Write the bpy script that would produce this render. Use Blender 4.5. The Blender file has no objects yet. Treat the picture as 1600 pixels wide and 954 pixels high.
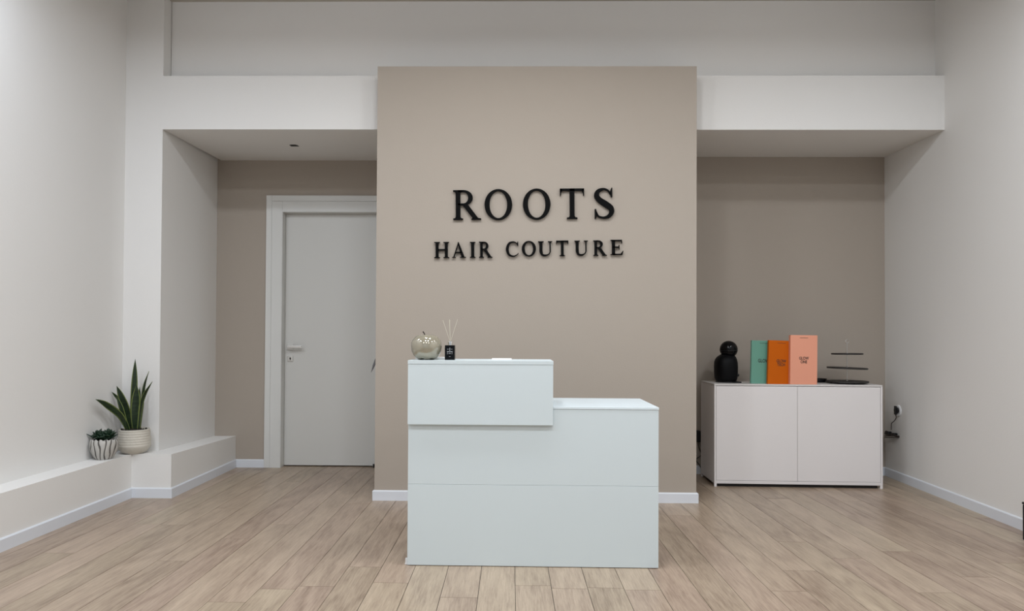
import bpy, bmesh, math, random
from mathutils import Vector, Matrix
random.seed(4)
S = bpy.context.scene
COL = S.collection

# ------------------------------------------------------------ camera
cam_d = bpy.data.cameras.new('camera'); cam = bpy.data.objects.new('camera', cam_d); COL.objects.link(cam)
cam_d.sensor_fit = 'HORIZONTAL'; cam_d.sensor_width = 36.0
cam_d.lens = 1063.12 / 1600 * 36
cam_d.shift_x = 17.31 / 1600; cam_d.shift_y = 39.19 / 1600
R_ = Vector((0.99987884, 0.01468246, 0.00516986)); U_ = Vector((-0.00496424, -0.01400678, 0.99988958)); F_ = Vector((-0.01475326, 0.9997941, 0.0139322))
M = Matrix((R_, U_, -F_)).transposed().to_4x4(); M.translation = (0, 0, 1.08)
cam.matrix_world = M
cam_d.clip_start = 0.05
S.camera = cam

# ------------------------------------------------------------ world, exposure, lights
S.view_settings.view_transform = 'Standard'; S.view_settings.look = 'None'
S.view_settings.gamma = 1.0; S.view_settings.use_curve_mapping = False
S.view_settings.exposure = 0.0
w = bpy.data.worlds.new('world'); S.world = w; w.use_nodes = True
bgn = w.node_tree.nodes['Background']
bgn.inputs[0].default_value = (0.80, 0.90, 1.0, 1); bgn.inputs[1].default_value = 0.55

def disk(x, y, z, power, size=0.13, col=(1.0, 0.95, 0.88)):
    l = bpy.data.lights.new('downlight', 'AREA'); l.shape = 'DISK'; l.size = size; l.energy = power; l.color = col
    o = bpy.data.objects.new('downlight_lamp', l); COL.objects.link(o); o.location = (x, y, z)
    return o
NEUT = (0.93, 0.965, 1.0)
COOL = (0.86, 0.92, 1.0); COOL2 = (0.80, 0.88, 1.0)
ZLAMP = 3.27
for (x, y, z, pw, c) in [(-2.32, 2.88, ZLAMP, 18, COOL2), (-0.42, 2.95, ZLAMP, 18, NEUT), (0.44, 2.95, ZLAMP, 18, NEUT), (2.42, 2.85, ZLAMP, 19, COOL),
                         (-2.2, 1.5, ZLAMP, 22, COOL2), (-0.45, 1.3, ZLAMP, 20, NEUT), (0.45, 1.3, ZLAMP, 20, NEUT), (2.15, 1.5, ZLAMP, 26, COOL),
                         (-1.5, -0.8, ZLAMP, 22, NEUT), (0.0, -0.8, ZLAMP, 22, NEUT), (1.5, -0.8, ZLAMP, 22, NEUT)]:
    disk(x, y, z, pw, 0.28, c)

# ------------------------------------------------------------ materials
def mat(name, col, rough=0.5, metal=0.0, coat=0.0, bump=0.0, bscale=60.0, var=0.0, emit=None, spec=0.5):
    m = bpy.data.materials.new(name); m.use_nodes = True
    nt = m.node_tree; b = nt.nodes['Principled BSDF']
    b.inputs['Base Color'].default_value = (*col, 1); b.inputs['Roughness'].default_value = rough
    b.inputs['Metallic'].default_value = metal; b.inputs['Coat Weight'].default_value = coat
    b.inputs['Specular IOR Level'].default_value = spec
    if coat: b.inputs['Coat Roughness'].default_value = 0.012
    if bump or var:
        tc = nt.nodes.new('ShaderNodeTexCoord'); n = nt.nodes.new('ShaderNodeTexNoise')
        n.inputs['Scale'].default_value = bscale; n.inputs['Detail'].default_value = 4
        nt.links.new(tc.outputs['Object'], n.inputs['Vector'])
        if bump:
            bp = nt.nodes.new('ShaderNodeBump'); bp.inputs['Strength'].default_value = bump; bp.inputs['Distance'].default_value = 0.01
            nt.links.new(n.outputs['Fac'], bp.inputs['Height']); nt.links.new(bp.outputs['Normal'], b.inputs['Normal'])
        if var:
            mx = nt.nodes.new('ShaderNodeMix'); mx.data_type = 'RGBA'
            mx.inputs['A'].default_value = (*[c * (1 - var) for c in col], 1); mx.inputs['B'].default_value = (*[min(1, c * (1 + var)) for c in col], 1)
            nt.links.new(n.outputs['Fac'], mx.inputs['Factor']); nt.links.new(mx.outputs['Result'], b.inputs['Base Color'])
    return m
WHITE_WALL = mat('white_wall_paint', (0.79, 0.775, 0.75), 0.85, bump=0.05, bscale=90, spec=0.2)
TAUPE = mat('taupe_wall_paint', (0.415, 0.362, 0.308), 0.85, bump=0.05, bscale=90, spec=0.2)
BEAM = WHITE_WALL
SKIRT = mat('baseboard_lacquer', (0.72, 0.745, 0.79), 0.4)
DESK = mat('desk_laminate', (0.62, 0.69, 0.71), 0.45, bump=0.02, bscale=30)
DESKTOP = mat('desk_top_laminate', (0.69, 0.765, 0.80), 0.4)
CAB = mat('cabinet_laminate', (0.80, 0.765, 0.755), 0.5)
CABTOP = mat('cabinet_top_laminate', (0.66, 0.63, 0.61), 0.5)
DOORM = mat('door_lacquer', (0.67, 0.665, 0.635), 0.45)
DOORF = mat('door_frame_lacquer', (0.70, 0.70, 0.675), 0.45)
STEEL = mat('satin_steel', (0.62, 0.61, 0.59), 0.3, 1.0)
CHROME = mat('chrome', (0.8, 0.8, 0.8), 0.12, 1.0)
BLACK = mat('black_plastic', (0.006, 0.006, 0.007), 0.4)
BLACKGLOSS = mat('black_gloss_plastic', (0.003, 0.003, 0.0035), 0.12, spec=0.2)
LETTER = mat('black_letter_acrylic', (0.003, 0.003, 0.003), 0.5, spec=0.06)
BLACKMATT = mat('black_matt_plastic', (0.003, 0.003, 0.0035), 0.5, spec=0.12)
SLATE = mat('dark_slate', (0.022, 0.019, 0.017), 0.55, bump=0.3, bscale=60)
DARKGAP = mat('dark_gap', (0.02, 0.018, 0.016), 0.9)
PEARL = mat('pearl_glaze', (0.33, 0.30, 0.225), 0.07, 0.25, coat=1.0)
STEMM = mat('apple_stem', (0.03, 0.022, 0.016), 0.5)
REED = mat('pale_reed', (0.58, 0.545, 0.45), 0.8)
LABELW = mat('grey_label_print', (0.35, 0.35, 0.36), 0.6)
CARD = mat('white_card', (0.9, 0.9, 0.9), 0.5)
TEAL = mat('teal_carton', (0.135, 0.34, 0.255), 0.55)
ORANGE = mat('orange_carton', (0.58, 0.118, 0.002), 0.6, spec=0.15)
PINK = mat('salmon_carton', (0.84, 0.36, 0.235), 0.5)
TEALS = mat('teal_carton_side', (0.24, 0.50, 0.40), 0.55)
INK = mat('black_print', (0.02, 0.015, 0.012), 0.6)
OUTLETW = mat('white_outlet_plastic', (0.78, 0.78, 0.78), 0.35)
SOIL = mat('dark_soil', (0.022, 0.016, 0.011), 0.95, bump=1.0, bscale=120, var=0.5)
BROWNPL = mat('dark_brown_plastic', (0.03, 0.02, 0.016), 0.35)
CEILW = mat('ceiling_paint', (0.50, 0.46, 0.41), 0.9, spec=0.2)
GREYBLADE = mat('grey_blade', (0.16, 0.16, 0.17), 0.5)

def floor_mat():
    m = bpy.data.materials.new('pale_oak_planks'); m.use_nodes = True; nt = m.node_tree; N = nt.nodes; L = nt.links
    b = N['Principled BSDF']
    tc = N.new('ShaderNodeTexCoord'); at = N.new('ShaderNodeAttribute'); at.attribute_name = 'plank'
    off = N.new('ShaderNodeVectorMath'); off.operation = 'MULTIPLY_ADD'
    off.inputs[1].default_value = (13.0, 37.0, 5.0)
    L.new(at.outputs['Color'], off.inputs[0]); L.new(tc.outputs['Object'], off.inputs[2])
    def noise(scale, sx, sy, det, rough=0.55, dist=0.0):
        mp = N.new('ShaderNodeMapping'); mp.inputs['Scale'].default_value = (sx, sy, 1)
        L.new(off.outputs[0], mp.inputs['Vector'])
        n = N.new('ShaderNodeTexNoise'); n.inputs['Scale'].default_value = scale; n.inputs['Detail'].default_value = det
        n.inputs['Roughness'].default_value = rough; n.inputs['Distortion'].default_value = dist
        L.new(mp.outputs[0], n.inputs['Vector']); return n
    fine = noise(1.0, 150, 8, 6, 0.72, 0.3)
    broad = noise(1.0, 9, 1.5, 3, 0.5, 0.6)
    # cathedral grain rings: contour bands of a stretched noise
    ring = noise(1.0, 7.0, 1.1, 2, 0.4, 0.35)
    mul = N.new('ShaderNodeMath'); mul.operation = 'MULTIPLY'; mul.inputs[1].default_value = 34
    L.new(ring.outputs['Fac'], mul.inputs[0])
    sn = N.new('ShaderNodeMath'); sn.operation = 'SINE'; L.new(mul.outputs[0], sn.inputs[0])
    # tone
    sep = N.new('ShaderNodeSeparateColor'); L.new(at.outputs['Color'], sep.inputs[0])
    def math_(op, a, bb):
        n = N.new('ShaderNodeMath'); n.operation = op
        for i, v in enumerate((a, bb)):
            if isinstance(v, (int, float)): n.inputs[i].default_value = v
            else: L.new(v, n.inputs[i])
        return n.outputs[0]
    t = math_('MULTIPLY', sep.outputs[2], 0.15)
    t = math_('ADD', t, -0.105)
    t = math_('ADD', t, math_('MULTIPLY', fine.outputs['Fac'], 1.0))
    t = math_('ADD', t, math_('MULTIPLY', broad.outputs['Fac'], 0.38))
    t = math_('ADD', t, math_('MULTIPLY', sn.outputs[0], 0.06))
    cr = N.new('ShaderNodeValToRGB'); e = cr.color_ramp.elements
    e[0].position = 0.38; e[0].color = (0.205, 0.142, 0.097, 1)
    e[1].position = 0.95; e[1].color = (0.48, 0.375, 0.272, 1)
    k = cr.color_ramp.elements.new(0.64); k.color = (0.352, 0.264, 0.190, 1)
    L.new(t, cr.inputs[0])
    # slight pink / yellow hue shift per plank
    hs = N.new('ShaderNodeHueSaturation'); hs.inputs['Saturation'].default_value = 0.95
    L.new(math_('ADD', math_('MULTIPLY', sep.outputs[0], 0.014), 0.493), hs.inputs['Hue'])
    L.new(cr.outputs[0], hs.inputs['Color']); L.new(hs.outputs[0], b.inputs['Base Color'])
    b.inputs['Roughness'].default_value = 0.36; b.inputs['Specular IOR Level'].default_value = 0.42
    bp = N.new('ShaderNodeBump'); bp.inputs['Strength'].default_value = 0.12; bp.inputs['Distance'].default_value = 0.002
    L.new(fine.outputs['Fac'], bp.inputs['Height']); L.new(bp.outputs[0], b.inputs['Normal'])
    return m
FLOOR = floor_mat()

# ------------------------------------------------------------ helpers
def obj(name, bm, m, parent=None, smooth=False, kind=None, loc=None):
    me = bpy.data.meshes.new(name); bmesh.ops.recalc_face_normals(bm, faces=bm.faces[:]); bm.to_mesh(me); bm.free()
    for mm in (m if isinstance(m, (list, tuple)) else [m]): me.materials.append(mm)
    if smooth:
        for p in me.polygons: p.use_smooth = True
    o = bpy.data.objects.new(name, me); COL.objects.link(o)
    if loc: o.location = loc
    if parent: o.parent = parent
    if kind: o['kind'] = kind
    return o
def tag(o, label, cat, group=None):
    o['label'] = label; o['category'] = cat
    if group: o['group'] = group
    return o
def thing(name, label, cat, loc=(0, 0, 0), rz=0, group=None):
    o = bpy.data.objects.new(name, None); o.empty_display_size = 0.05; COL.objects.link(o)
    o.location = loc; o.rotation_euler = (0, 0, rz); return tag(o, label, cat, group)
def box(bm, x0, x1, y0, y1, z0, z1, bev=0.0, seg=2):
    vs = [bm.verts.new((x, y, z)) for x in (x0, x1) for y in (y0, y1) for z in (z0, z1)]
    q = [(0, 1, 3, 2), (4, 6, 7, 5), (0, 4, 5, 1), (2, 3, 7, 6), (0, 2, 6, 4), (1, 5, 7, 3)]
    fs = [bm.faces.new([vs[i] for i in f]) for f in q]
    if bev:
        es = list({e for f in fs for e in f.edges})
        bmesh.ops.bevel(bm, geom=es, offset=bev, segments=seg, affect='EDGES', profile=0.5)
    return bm
def bx(*a, **k): return box(bmesh.new(), *a, **k)
def prism(bm, poly, z0, z1):
    """vertical prism; z1 may be a list of heights per vertex"""
    n = len(poly); zt = z1 if isinstance(z1, (list, tuple)) else [z1] * n; zb = z0 if isinstance(z0, (list, tuple)) else [z0] * n
    b = [bm.verts.new((p[0], p[1], z)) for p, z in zip(poly, zb)]; t = [bm.verts.new((p[0], p[1], z)) for p, z in zip(poly, zt)]
    bm.faces.new(b[::-1]); bm.faces.new(t)
    for i in range(n): j = (i + 1) % n; bm.faces.new([b[i], b[j], t[j], t[i]])
    return bm
def xz_prism(bm, poly, y0, y1):
    n = len(poly)
    a = [bm.verts.new((p[0], y0, p[1])) for p in poly]; b = [bm.verts.new((p[0], y1, p[1])) for p in poly]
    bm.faces.new(a); bm.faces.new(b[::-1])
    for i in range(n): j = (i + 1) % n; bm.faces.new([a[i], b[i], b[j], a[j]])
    return bm
def lathe(bm, prof, n=48, c=(0, 0, 0), cap=True, fr=None):
    rings = []
    for (r, z) in prof:
        ring = []
        for k in range(n):
            a = 2 * math.pi * k / n; rr = r * (fr(a, z) if fr else 1)
            ring.append(bm.verts.new((c[0] + rr * math.cos(a), c[1] + rr * math.sin(a), c[2] + z)))
        rings.append(ring)
    for i in range(len(rings) - 1):
        for k in range(n): j = (k + 1) % n; bm.faces.new([rings[i][k], rings[i][j], rings[i + 1][j], rings[i + 1][k]])
    if cap: bm.faces.new(rings[0][::-1]); bm.faces.new(rings[-1])
    return bm
def crom(P, n=8):
    P = [Vector(p) for p in P]; Q = [P[0] * 2 - P[1]] + P + [P[-1] * 2 - P[-2]]; out = []
    for i in range(1, len(Q) - 2):
        for k in range(n):
            t = k / n; a, b, c, d = Q[i - 1], Q[i], Q[i + 1], Q[i + 2]
            out.append(0.5 * ((2 * b) + (c - a) * t + (2 * a - 5 * b + 4 * c - d) * t * t + (3 * b - a - 3 * c + d) * t ** 3))
    out.append(P[-1]); return out
def tube(bm, pts, r, n=10, smooth_path=True, caps=True):
    P = crom(pts, 6) if smooth_path else [Vector(p) for p in pts]
    rs = r if isinstance(r, (list, tuple)) else [r] * len(P)
    if len(rs) != len(P):
        rs = [rs[0] + (rs[-1] - rs[0]) * i / (len(P) - 1) for i in range(len(P))]
    prev = None; rings = []
    for i, p in enumerate(P):
        t = (P[min(i + 1, len(P) - 1)] - P[max(i - 1, 0)]).normalized()
        if prev is None: prev = t.orthogonal().normalized()
        u = (prev - t * prev.dot(t)).normalized(); prev = u; v = t.cross(u)
        rings.append([bm.verts.new(p + (u * math.cos(2 * math.pi * k / n) + v * math.sin(2 * math.pi * k / n)) * rs[i]) for k in range(n)])
    for i in range(len(rings) - 1):
        for k in range(n): j = (k + 1) % n; bm.faces.new([rings[i][k], rings[i][j], rings[i + 1][j], rings[i + 1][k]])
    if caps: bm.faces.new(rings[0][::-1]); bm.faces.new(rings[-1])
    return bm

# ------------------------------------------------------------ room shell
ZC = 3.51; REAR = -3.6
ZB0, ZB1 = 2.552, 2.9305
YB, YU = 4.741, 4.851
YL, YR = 5.706, 5.582          # back walls of the two niches
PL, PR, YP = -0.9125, 1.2429, 4.578
def xr(y): return 2.9984 + (y - 4.741) * 0.0527   # right wall, very slightly splayed
XL = -2.727

# floor: one object, every plank its own face set, measured end joints
def build_floor():
    bm = bmesh.new(); lay = bm.loops.layers.float_color.new('plank')
    rnd = random.Random(11)
    W = 0.158; x0 = 0.024
    joints = {}
    for (jx, jy) in [(1.524, 3.711), (1.364, 3.247), (1.205, 2.98), (1.697, 3.436), (1.994, 3.559), (-0.21, 2.867), (0.255, 2.983), (1.833, 2.979),
                     (2.152, 3.184), (-1.776, 4.32), (-1.297, 3.96), (-1.477, 3.673), (-0.519, 3.031), (-1.587, 3.296)]:
        joints.setdefault(math.floor((jx - x0) / W), []).append(jy)
    g = 0.0012
    for k in range(-19, 22):
        xa, xb = x0 + k * W, x0 + (k + 1) * W
        if k in joints:
            js = sorted(joints[k]); y = js[0]
            while y > REAR: y -= rnd.uniform(1.5, 2.0); js.insert(0, y)
            y = js[-1]
            while y < 5.95: y += rnd.uniform(1.5, 2.0); js.append(y)
        else:
            y = REAR - rnd.uniform(0, 1.3); js = [y]
            while y < 5.95:
                y += rnd.uniform(1.5, 2.1); js.append(y)
        for a, b in zip(js[:-1], js[1:]):
            a, b = max(a, REAR), min(b, 5.95)
            if b - a < 0.02: continue
            c = (rnd.random(), rnd.random(), rnd.random(), 1)
            vs = [bm.verts.new(v) for v in ((xa + g, a + g, 0), (xb - g, a + g, 0), (xb - g, b - g, 0), (xa + g, b - g, 0))]
            lo = [bm.verts.new((v.co.x, v.co.y, -0.003)) for v in vs]
            fs = [bm.faces.new(vs)] + [bm.faces.new([vs[i], lo[i], lo[(i + 1) % 4], vs[(i + 1) % 4]]) for i in range(4)]
            for f in fs:
                for l in f.loops: l[lay] = c
    nf = len(bm.faces)
    box(bm, -3.1, 3.45, REAR, 5.95, -0.1, -0.003)
    bm.faces.ensure_lookup_table()
    for f in bm.faces[nf:]: f.material_index = 1
    me = bpy.data.meshes.new('floor'); bm.to_mesh(me); bm.free()
    me.materials.append(FLOOR); me.materials.append(DARKGAP)
    o = bpy.data.objects.new('floor', me); COL.objects.link(o); o['kind'] = 'structure'
build_floor()

obj('ceiling', bx(-3.1, 3.45, REAR, YU + 0.2, ZC, ZC + 0.15), CEILW, kind='structure')
obj('wall_left', bx(XL - 0.3, XL, REAR, 4.741, 0, ZC), WHITE_WALL, kind='structure')
obj('wall_right', prism(bmesh.new(), [(xr(REAR), REAR), (xr(REAR) + 0.9, REAR), (3.45, 5.9), (xr(5.9), 5.9)], 0, ZC), WHITE_WALL, kind='structure')
# pier at the left corner with the left niche's side wall
XN, XN2 = -2.462, -2.49
obj('wall_left_pier', prism(bmesh.new(), [(XL - 0.3, YB), (XN, YB), (XN2, YL), (XN2, 5.9), (XL - 0.3, 5.9)], 0, ZC), WHITE_WALL, kind='structure')
# back wall of left niche, with the door opening
DX0, DX1, DZ = -1.930, -1.120, 2.150
bm = bx(XN2, DX0, YL, 5.9, 0, 2.75); box(bm, DX0, DX1, YL, 5.9, DZ, 2.75); box(bm, DX1, PL, YL, 5.9, 0, 2.75)
obj('wall_back_left', bm, TAUPE, kind='structure')
obj('wall_back_right', bx(PR, 3.3, YR, 5.9, 0, 2.75), TAUPE, kind='structure')
# central column block
obj('wall_centre_column', bx(PL, PR, YP, 5.9, 0, ZB1), TAUPE, kind='structure')
# lintels over the niches: front face, slightly rising soffit
def lintel(name, xa, xb, yb, xbb=None):
    b = bmesh.new(); xbb = xbb or xb
    xs = (xa, xb)
    prof = [(YB, ZB0), (YB, ZB1), (yb, ZB1), (yb, 2.59)]
    A = [b.verts.new((xa, y, z)) for y, z in prof]; B = [b.verts.new((xb if y == YB else xbb, y, z)) for y, z in prof]
    b.faces.new(A); b.faces.new(B[::-1])
    for i in range(4): j = (i + 1) % 4; b.faces.new([A[i], B[i], B[j], A[j]])
    return obj(name, b, BEAM, kind='structure')
lintel('trim_1', XN, PL, 5.75)
lintel('trim_2', PR, 2.9984, 5.62, xr(5.62))
obj('wall_back_upper', bx(XN, 3.2, YU, 5.9, ZB1, ZC), WHITE_WALL, kind='structure')

# low ledge (trim) along the left wall, wrapping round the pier
ZL, ZL2 = 0.2945, 0.262
XE, XE2, XE3, YE = -2.5694, -2.2989, -2.3113, 4.592
poly = [(XL, REAR), (XE, REAR), (XE, YE), (XE2, YE), (XE3, YL), (XN2, YL), (XN, YB), (XL, YB)]
obj('wall_left_ledge', prism(bmesh.new(), poly, 0, [ZL, ZL, ZL, ZL, ZL2, ZL2, ZL, ZL]), WHITE_WALL, kind='structure')

# baseboards: mitred sweep; room side is on the right hand when walking along the path
def baseboard(name, path, h=0.068, t=0.012):
    b = bmesh.new(); prof = [(0, 0), (t, 0), (t, h - 0.006), (t - 0.005, h), (0, h)]
    P = [Vector(p) for p in path]; rings = []
    for i, p in enumerate(P):
        ns = []
        for a, c in ((i - 1, i), (i, i + 1)):
            if a >= 0 and c < len(P):
                d = (P[c] - P[a]).normalized(); ns.append(Vector((d.y, -d.x)))
        m_ = ns[0] if len(ns) == 1 else (ns[0] + ns[1]) / (1 + ns[0].dot(ns[1]))
        rings.append([b.verts.new((p.x + m_.x * u, p.y + m_.y * u, v)) for u, v in prof])
    for r0, r1 in zip(rings, rings[1:]):
        for k in range(5): j = (k + 1) % 5; b.faces.new([r0[k], r0[j], r1[j], r1[k]])
    b.faces.new(rings[0]); b.faces.new(rings[-1][::-1])
    return obj(name, b, SKIRT, kind='structure')
baseboard('baseboard_left', [(XE, REAR), (XE, YE), (XE2, YE), (XE3, YL), (-2.067, YL)])
baseboard('baseboard_centre', [(PL, YL - .02), (PL, YP), (PR, YP), (PR, YR), (xr(YR), YR), (xr(REAR), REAR)])

# ------------------------------------------------------------ door in the left niche
YD = 5.77
dr = obj('door_1', bx(DX0 + 0.004, DX1 - 0.004, YD, YD + 0.04, 0.009, DZ - 0.003, bev=0.002), DOORM, kind='structure')
bm = bx(DX0, DX1, YD + 0.041, YD + 0.06, 0, DZ); obj('door_gap_backing', bm, DARKGAP, dr)  # added unseen dark backing, blocks light from behind so the leaf gap stays dark
# casing: inner band and outer band with a fine groove
def frame(x0, x1, zt, x0i, x1i, zti, ya, yb):
    b = bx(x0, x0i, ya, yb, 0, zt, bev=0.0015); box(b, x1i, x1, ya, yb, 0, zt, bev=0.0015)
    box(b, x0i + 0.0005, x1i - 0.0005, ya, yb, zti, zt, bev=0.0015); return b
CX0, CX1 = -2.067, -0.985
obj('outer_casing', frame(CX0, CX1, 2.289, CX0 + 0.047, CX1 - 0.047, 2.241, 5.690, YL - 0.001), DOORF, dr)
obj('inner_casing', frame(CX0 + 0.0485, CX1 - 0.0485, 2.2395, DX0, DX1, DZ, 5.688, YL - 0.001), DOORF, dr)
b = bx(DX0 + 0.0005, DX0 + 0.003, 5.69, YD + 0.02, 0, DZ); box(b, DX1 - 0.003, DX1 - 0.0005, 5.69, YD + 0.02, 0, DZ); box(b, DX0 + 0.003, DX1 - 0.003, 5.69, YD + 0.02, DZ - 0.002, DZ - 0.0005)
obj('door_jamb', b, DOORF, dr)
# lever handle
hx, hz = -1.878, 1.013
h = obj('door_handle', bx(hx - 0.026, hx + 0.026, YD - 0.009, YD, hz - 0.024, hz + 0.024, bev=0.002), STEEL, dr)
b = bx(hx - 0.012, hx + 0.012, YD - 0.05, YD - 0.009, hz - 0.011, hz + 0.011, bev=0.003); box(b, hx - 0.012, hx + 0.115, YD - 0.058, YD - 0.046, hz - 0.010, hz + 0.012, bev=0.003)
obj('lever', b, STEEL, h)
k = obj('lock_plate', bx(-1.899, -1.852, YD - 0.008, YD, 0.889, 0.936, bev=0.002), STEEL, dr)
b = lathe(bmesh.new(), [(0.007, 0), (0.007, 0.002)], 16); bmesh.ops.rotate(b, verts=b.verts, matrix=Matrix.Rotation(math.pi / 2, 3, 'X'))
bmesh.ops.translate(b, verts=b.verts, vec=(-1.8755, YD - 0.008, 0.916)); box(b, -1.879, -1.872, YD - 0.010, YD - 0.008, 0.900, 0.914)
obj('keyhole', b, BLACK, k)
# small door stop on the floor
b = lathe(bmesh.new(), [(0.008, 0), (0.008, 0.002), (0.006, 0.004), (0.007, 0.018), (0.010, 0.020), (0.010, 0.028), (0.007, 0.030)], 20)
tag(obj('door_stop', b, BLACK, smooth=False, loc=(-1.150, 5.735, 0)), 'tiny black door stop on the floor by the hinge side of the white door', 'door stop')

# recessed spot in the left soffit
dlz = 2.5744
dn = thing('recessed_spotlight', 'small black recessed spotlight in the soffit above the white door', 'ceiling light', (-1.678, 5.19, dlz))
obj('trim_ring', bx(-0.033, 0.033, -0.033, 0.033, -0.006, 0.0, bev=0.002), BLACK, dn)
b = bx(-0.022, 0.022, -0.022, 0.022, -0.0085, -0.006, bev=0.0005); obj('lamp_lens', b, DARKGAP, dn)

# ------------------------------------------------------------ reception desk
desk = thing('reception_desk', 'white two-level reception desk in front of the sign wall', 'desk', (-0.4908, 3.2639, 0), -0.0084)
DW, DD, DH = 1.196, 0.50, 0.7634
# front panel with a fine horizontal joint
b = bx(0, DW, 0.0, 0.018, 0.003, 0.3875, bev=0.001); box(b, 0, DW, 0.0005, 0.018, 0.3885, DH - 0.0125, bev=0.001)
obj('front_panel', b, DESK, desk)
obj('side_panel', bx(0.001, 0.019, 0.0185, DD, 0.003, DH - 0.0125, bev=0.001), DESK, desk)
obj('side_panel', bx(DW - 0.019, DW - 0.001, 0.0185, DD, 0.003, DH - 0.0125, bev=0.001), DESK, desk)
obj('worktop', bx(-0.001, DW + 0.001, -0.002, DD, DH - 0.0115, DH, bev=0.0012), DESKTOP, desk)
obj('inner_shelf', bx(0.02, DW - 0.02, 0.1, DD - 0.02, 0.36, 0.378, bev=0.001), DESK, desk)
UW = 0.6927
b = bx(0.0, UW, -0.020, -0.002, 0.676, 0.9625, bev=0.001)
uc = obj('raised_counter', b, DESK, desk)
b = bx(0.0, 0.018, -0.0015, 0.28, DH + 0.0005, 0.9625, bev=0.001); box(b, UW - 0.018, UW, -0.0015, 0.28, DH + 0.0005, 0.9625, bev=0.001); box(b, 0.018, UW - 0.018, 0.262, 0.28, DH + 0.0005, 0.9625)
obj('counter_side', b, DESK, uc)
obj('counter_top', bx(-0.001, UW + 0.001, -0.021, 0.282, 0.9635, 0.9815, bev=0.0008), DESK, uc)
for fx, fy in ((-0.006, 0.012), (0.02, DD - 0.04), (DW - 0.03, DD - 0.04), (DW - 0.03, 0.03)):
    b = bx(fx - 0.008, fx + 0.014, fy, fy + 0.02, 0.0, 0.006, bev=0.001)
    if fx < 0: box(b, fx - 0.006, fx + 0.0065, fy + 0.004, fy + 0.014, 0.006, 0.03, bev=0.002)
    obj('foot', b, OUTLETW, desk)

# ------------------------------------------------------------ things on the raised counter
CT = 0.9817
# glazed apple
ap = thing('decorative_apple', 'glossy beige ceramic apple with dark stem on the raised counter', 'ornament', (-0.416, 3.345, CT))
prof = []
for i in range(41):
    t = math.pi * i / 40
    r = 0.0765 * (math.sin(t) ** 0.72) * (1 - 0.05 * math.cos(t))
    z = -math.cos(t)
    zz = 0.066 + 0.066 * z
    dip = math.exp(-(r / 0.022) ** 2)
    zz += -0.018 * dip if z > 0 else 0.012 * dip
    prof.append((max(r, 0.0006), zz))
b = lathe(bmesh.new(), prof, 64, fr=lambda a, z: 1 + 0.022 * math.cos(5 * a + 0.6) * max(0, 1 - z / 0.05))
for v in b.verts:
    if v.co.z < 0.014:
        v.co.z += 0.010 * (0.5 - 0.5 * math.cos(5 * math.atan2(v.co.y, v.co.x) + 0.6)) * max(0.0, 1 - v.co.z / 0.014)
mz = min(v.co.z for v in b.verts)
for v in b.verts: v.co.z -= mz
obj('apple_body', b, PEARL, ap, smooth=True)
obj('stem', tube(bmesh.new(), [(0.0, 0.0, 0.108), (-0.006, 0, 0.120), (-0.013, 0, 0.132), (-0.018, 0, 0.1385)], [0.0022, 0.0034], 10), STEMM, ap, smooth=True)

# reed diffuser
df = thing('reed_diffuser', 'black square glass reed diffuser with pale sticks beside the beige apple', 'diffuser', (-0.2985, 3.345, CT))
obj('bottle', bx(-0.0245, 0.0245, -0.0245, 0.0245, 0, 0.072, bev=0.003, seg=3), BLACKGLOSS, df)
obj('neck', lathe(bmesh.new(), [(0.010, 0.0722), (0.010, 0.078), (0.0115, 0.079), (0.0115, 0.091), (0.0075, 0.092), (0.0075, 0.080)], 28, cap=False), CHROME, df, smooth=False)
lb = bmesh.new()
for (x0, x1, z0, z1) in [(-0.013, -0.004, 0.052, 0.0535), (0.004, 0.013, 0.052, 0.0535), (-0.014, 0.014, 0.040, 0.0425), (-0.012, -0.0105, 0.028, 0.038), (0.0105, 0.012, 0.028, 0.038),
                         (-0.0012, 0.0012, 0.044, 0.060), (-0.006, 0.006, 0.034, 0.0352), (-0.004, 0.004, 0.016, 0.0172), (-0.006, 0.006, 0.030, 0.0312), (-0.003, 0.003, 0.057, 0.0582)]:
    box(lb, x0, x1, -0.0252, -0.0246, z0, z1)
obj('label_print', lb, LABELW, df)
for (tx, ty, tz) in [(-0.037, 0.00, 0.195), (-0.006, 0.01, 0.199), (-0.002, -0.012, 0.196), (0.036, -0.004, 0.200)]:
    tl = Vector((tx, ty, tz)); base = Vector((-tx * 0.12, -ty * 0.2, 0.0725)); 
    obj('reed', tube(bmesh.new(), [base, tl], 0.0011, 8, smooth_path=False), REED, df)

# card holder tray + stack of cards
b = bx(-0.050, 0.050, -0.035, 0.035, 0, 0.003, bev=0.0008); box(b, -0.049, 0.049, -0.034, 0.034, 0.003, 0.0068, bev=0.0006)
o = tag(obj('card_stack', b, CARD, loc=(-0.045, 3.40, CT)), 'flat white card stack lying alone on the middle of the raised counter', 'cards'); o.rotation_euler.z = -0.01
b = bmesh.new()
for i in range(3):
    box(b, -0.026 + i * 0.001, 0.026 + i * 0.001, -0.04, 0.04, 0.0035 * i, 0.0035 * i + 0.003, bev=0.0005)
o = tag(obj('card_stack', b, CARD, loc=(-0.360, 3.455, CT)), 'small white card pile between the beige apple and the black diffuser', 'cards'); o.rotation_euler.z = 0.05

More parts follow.
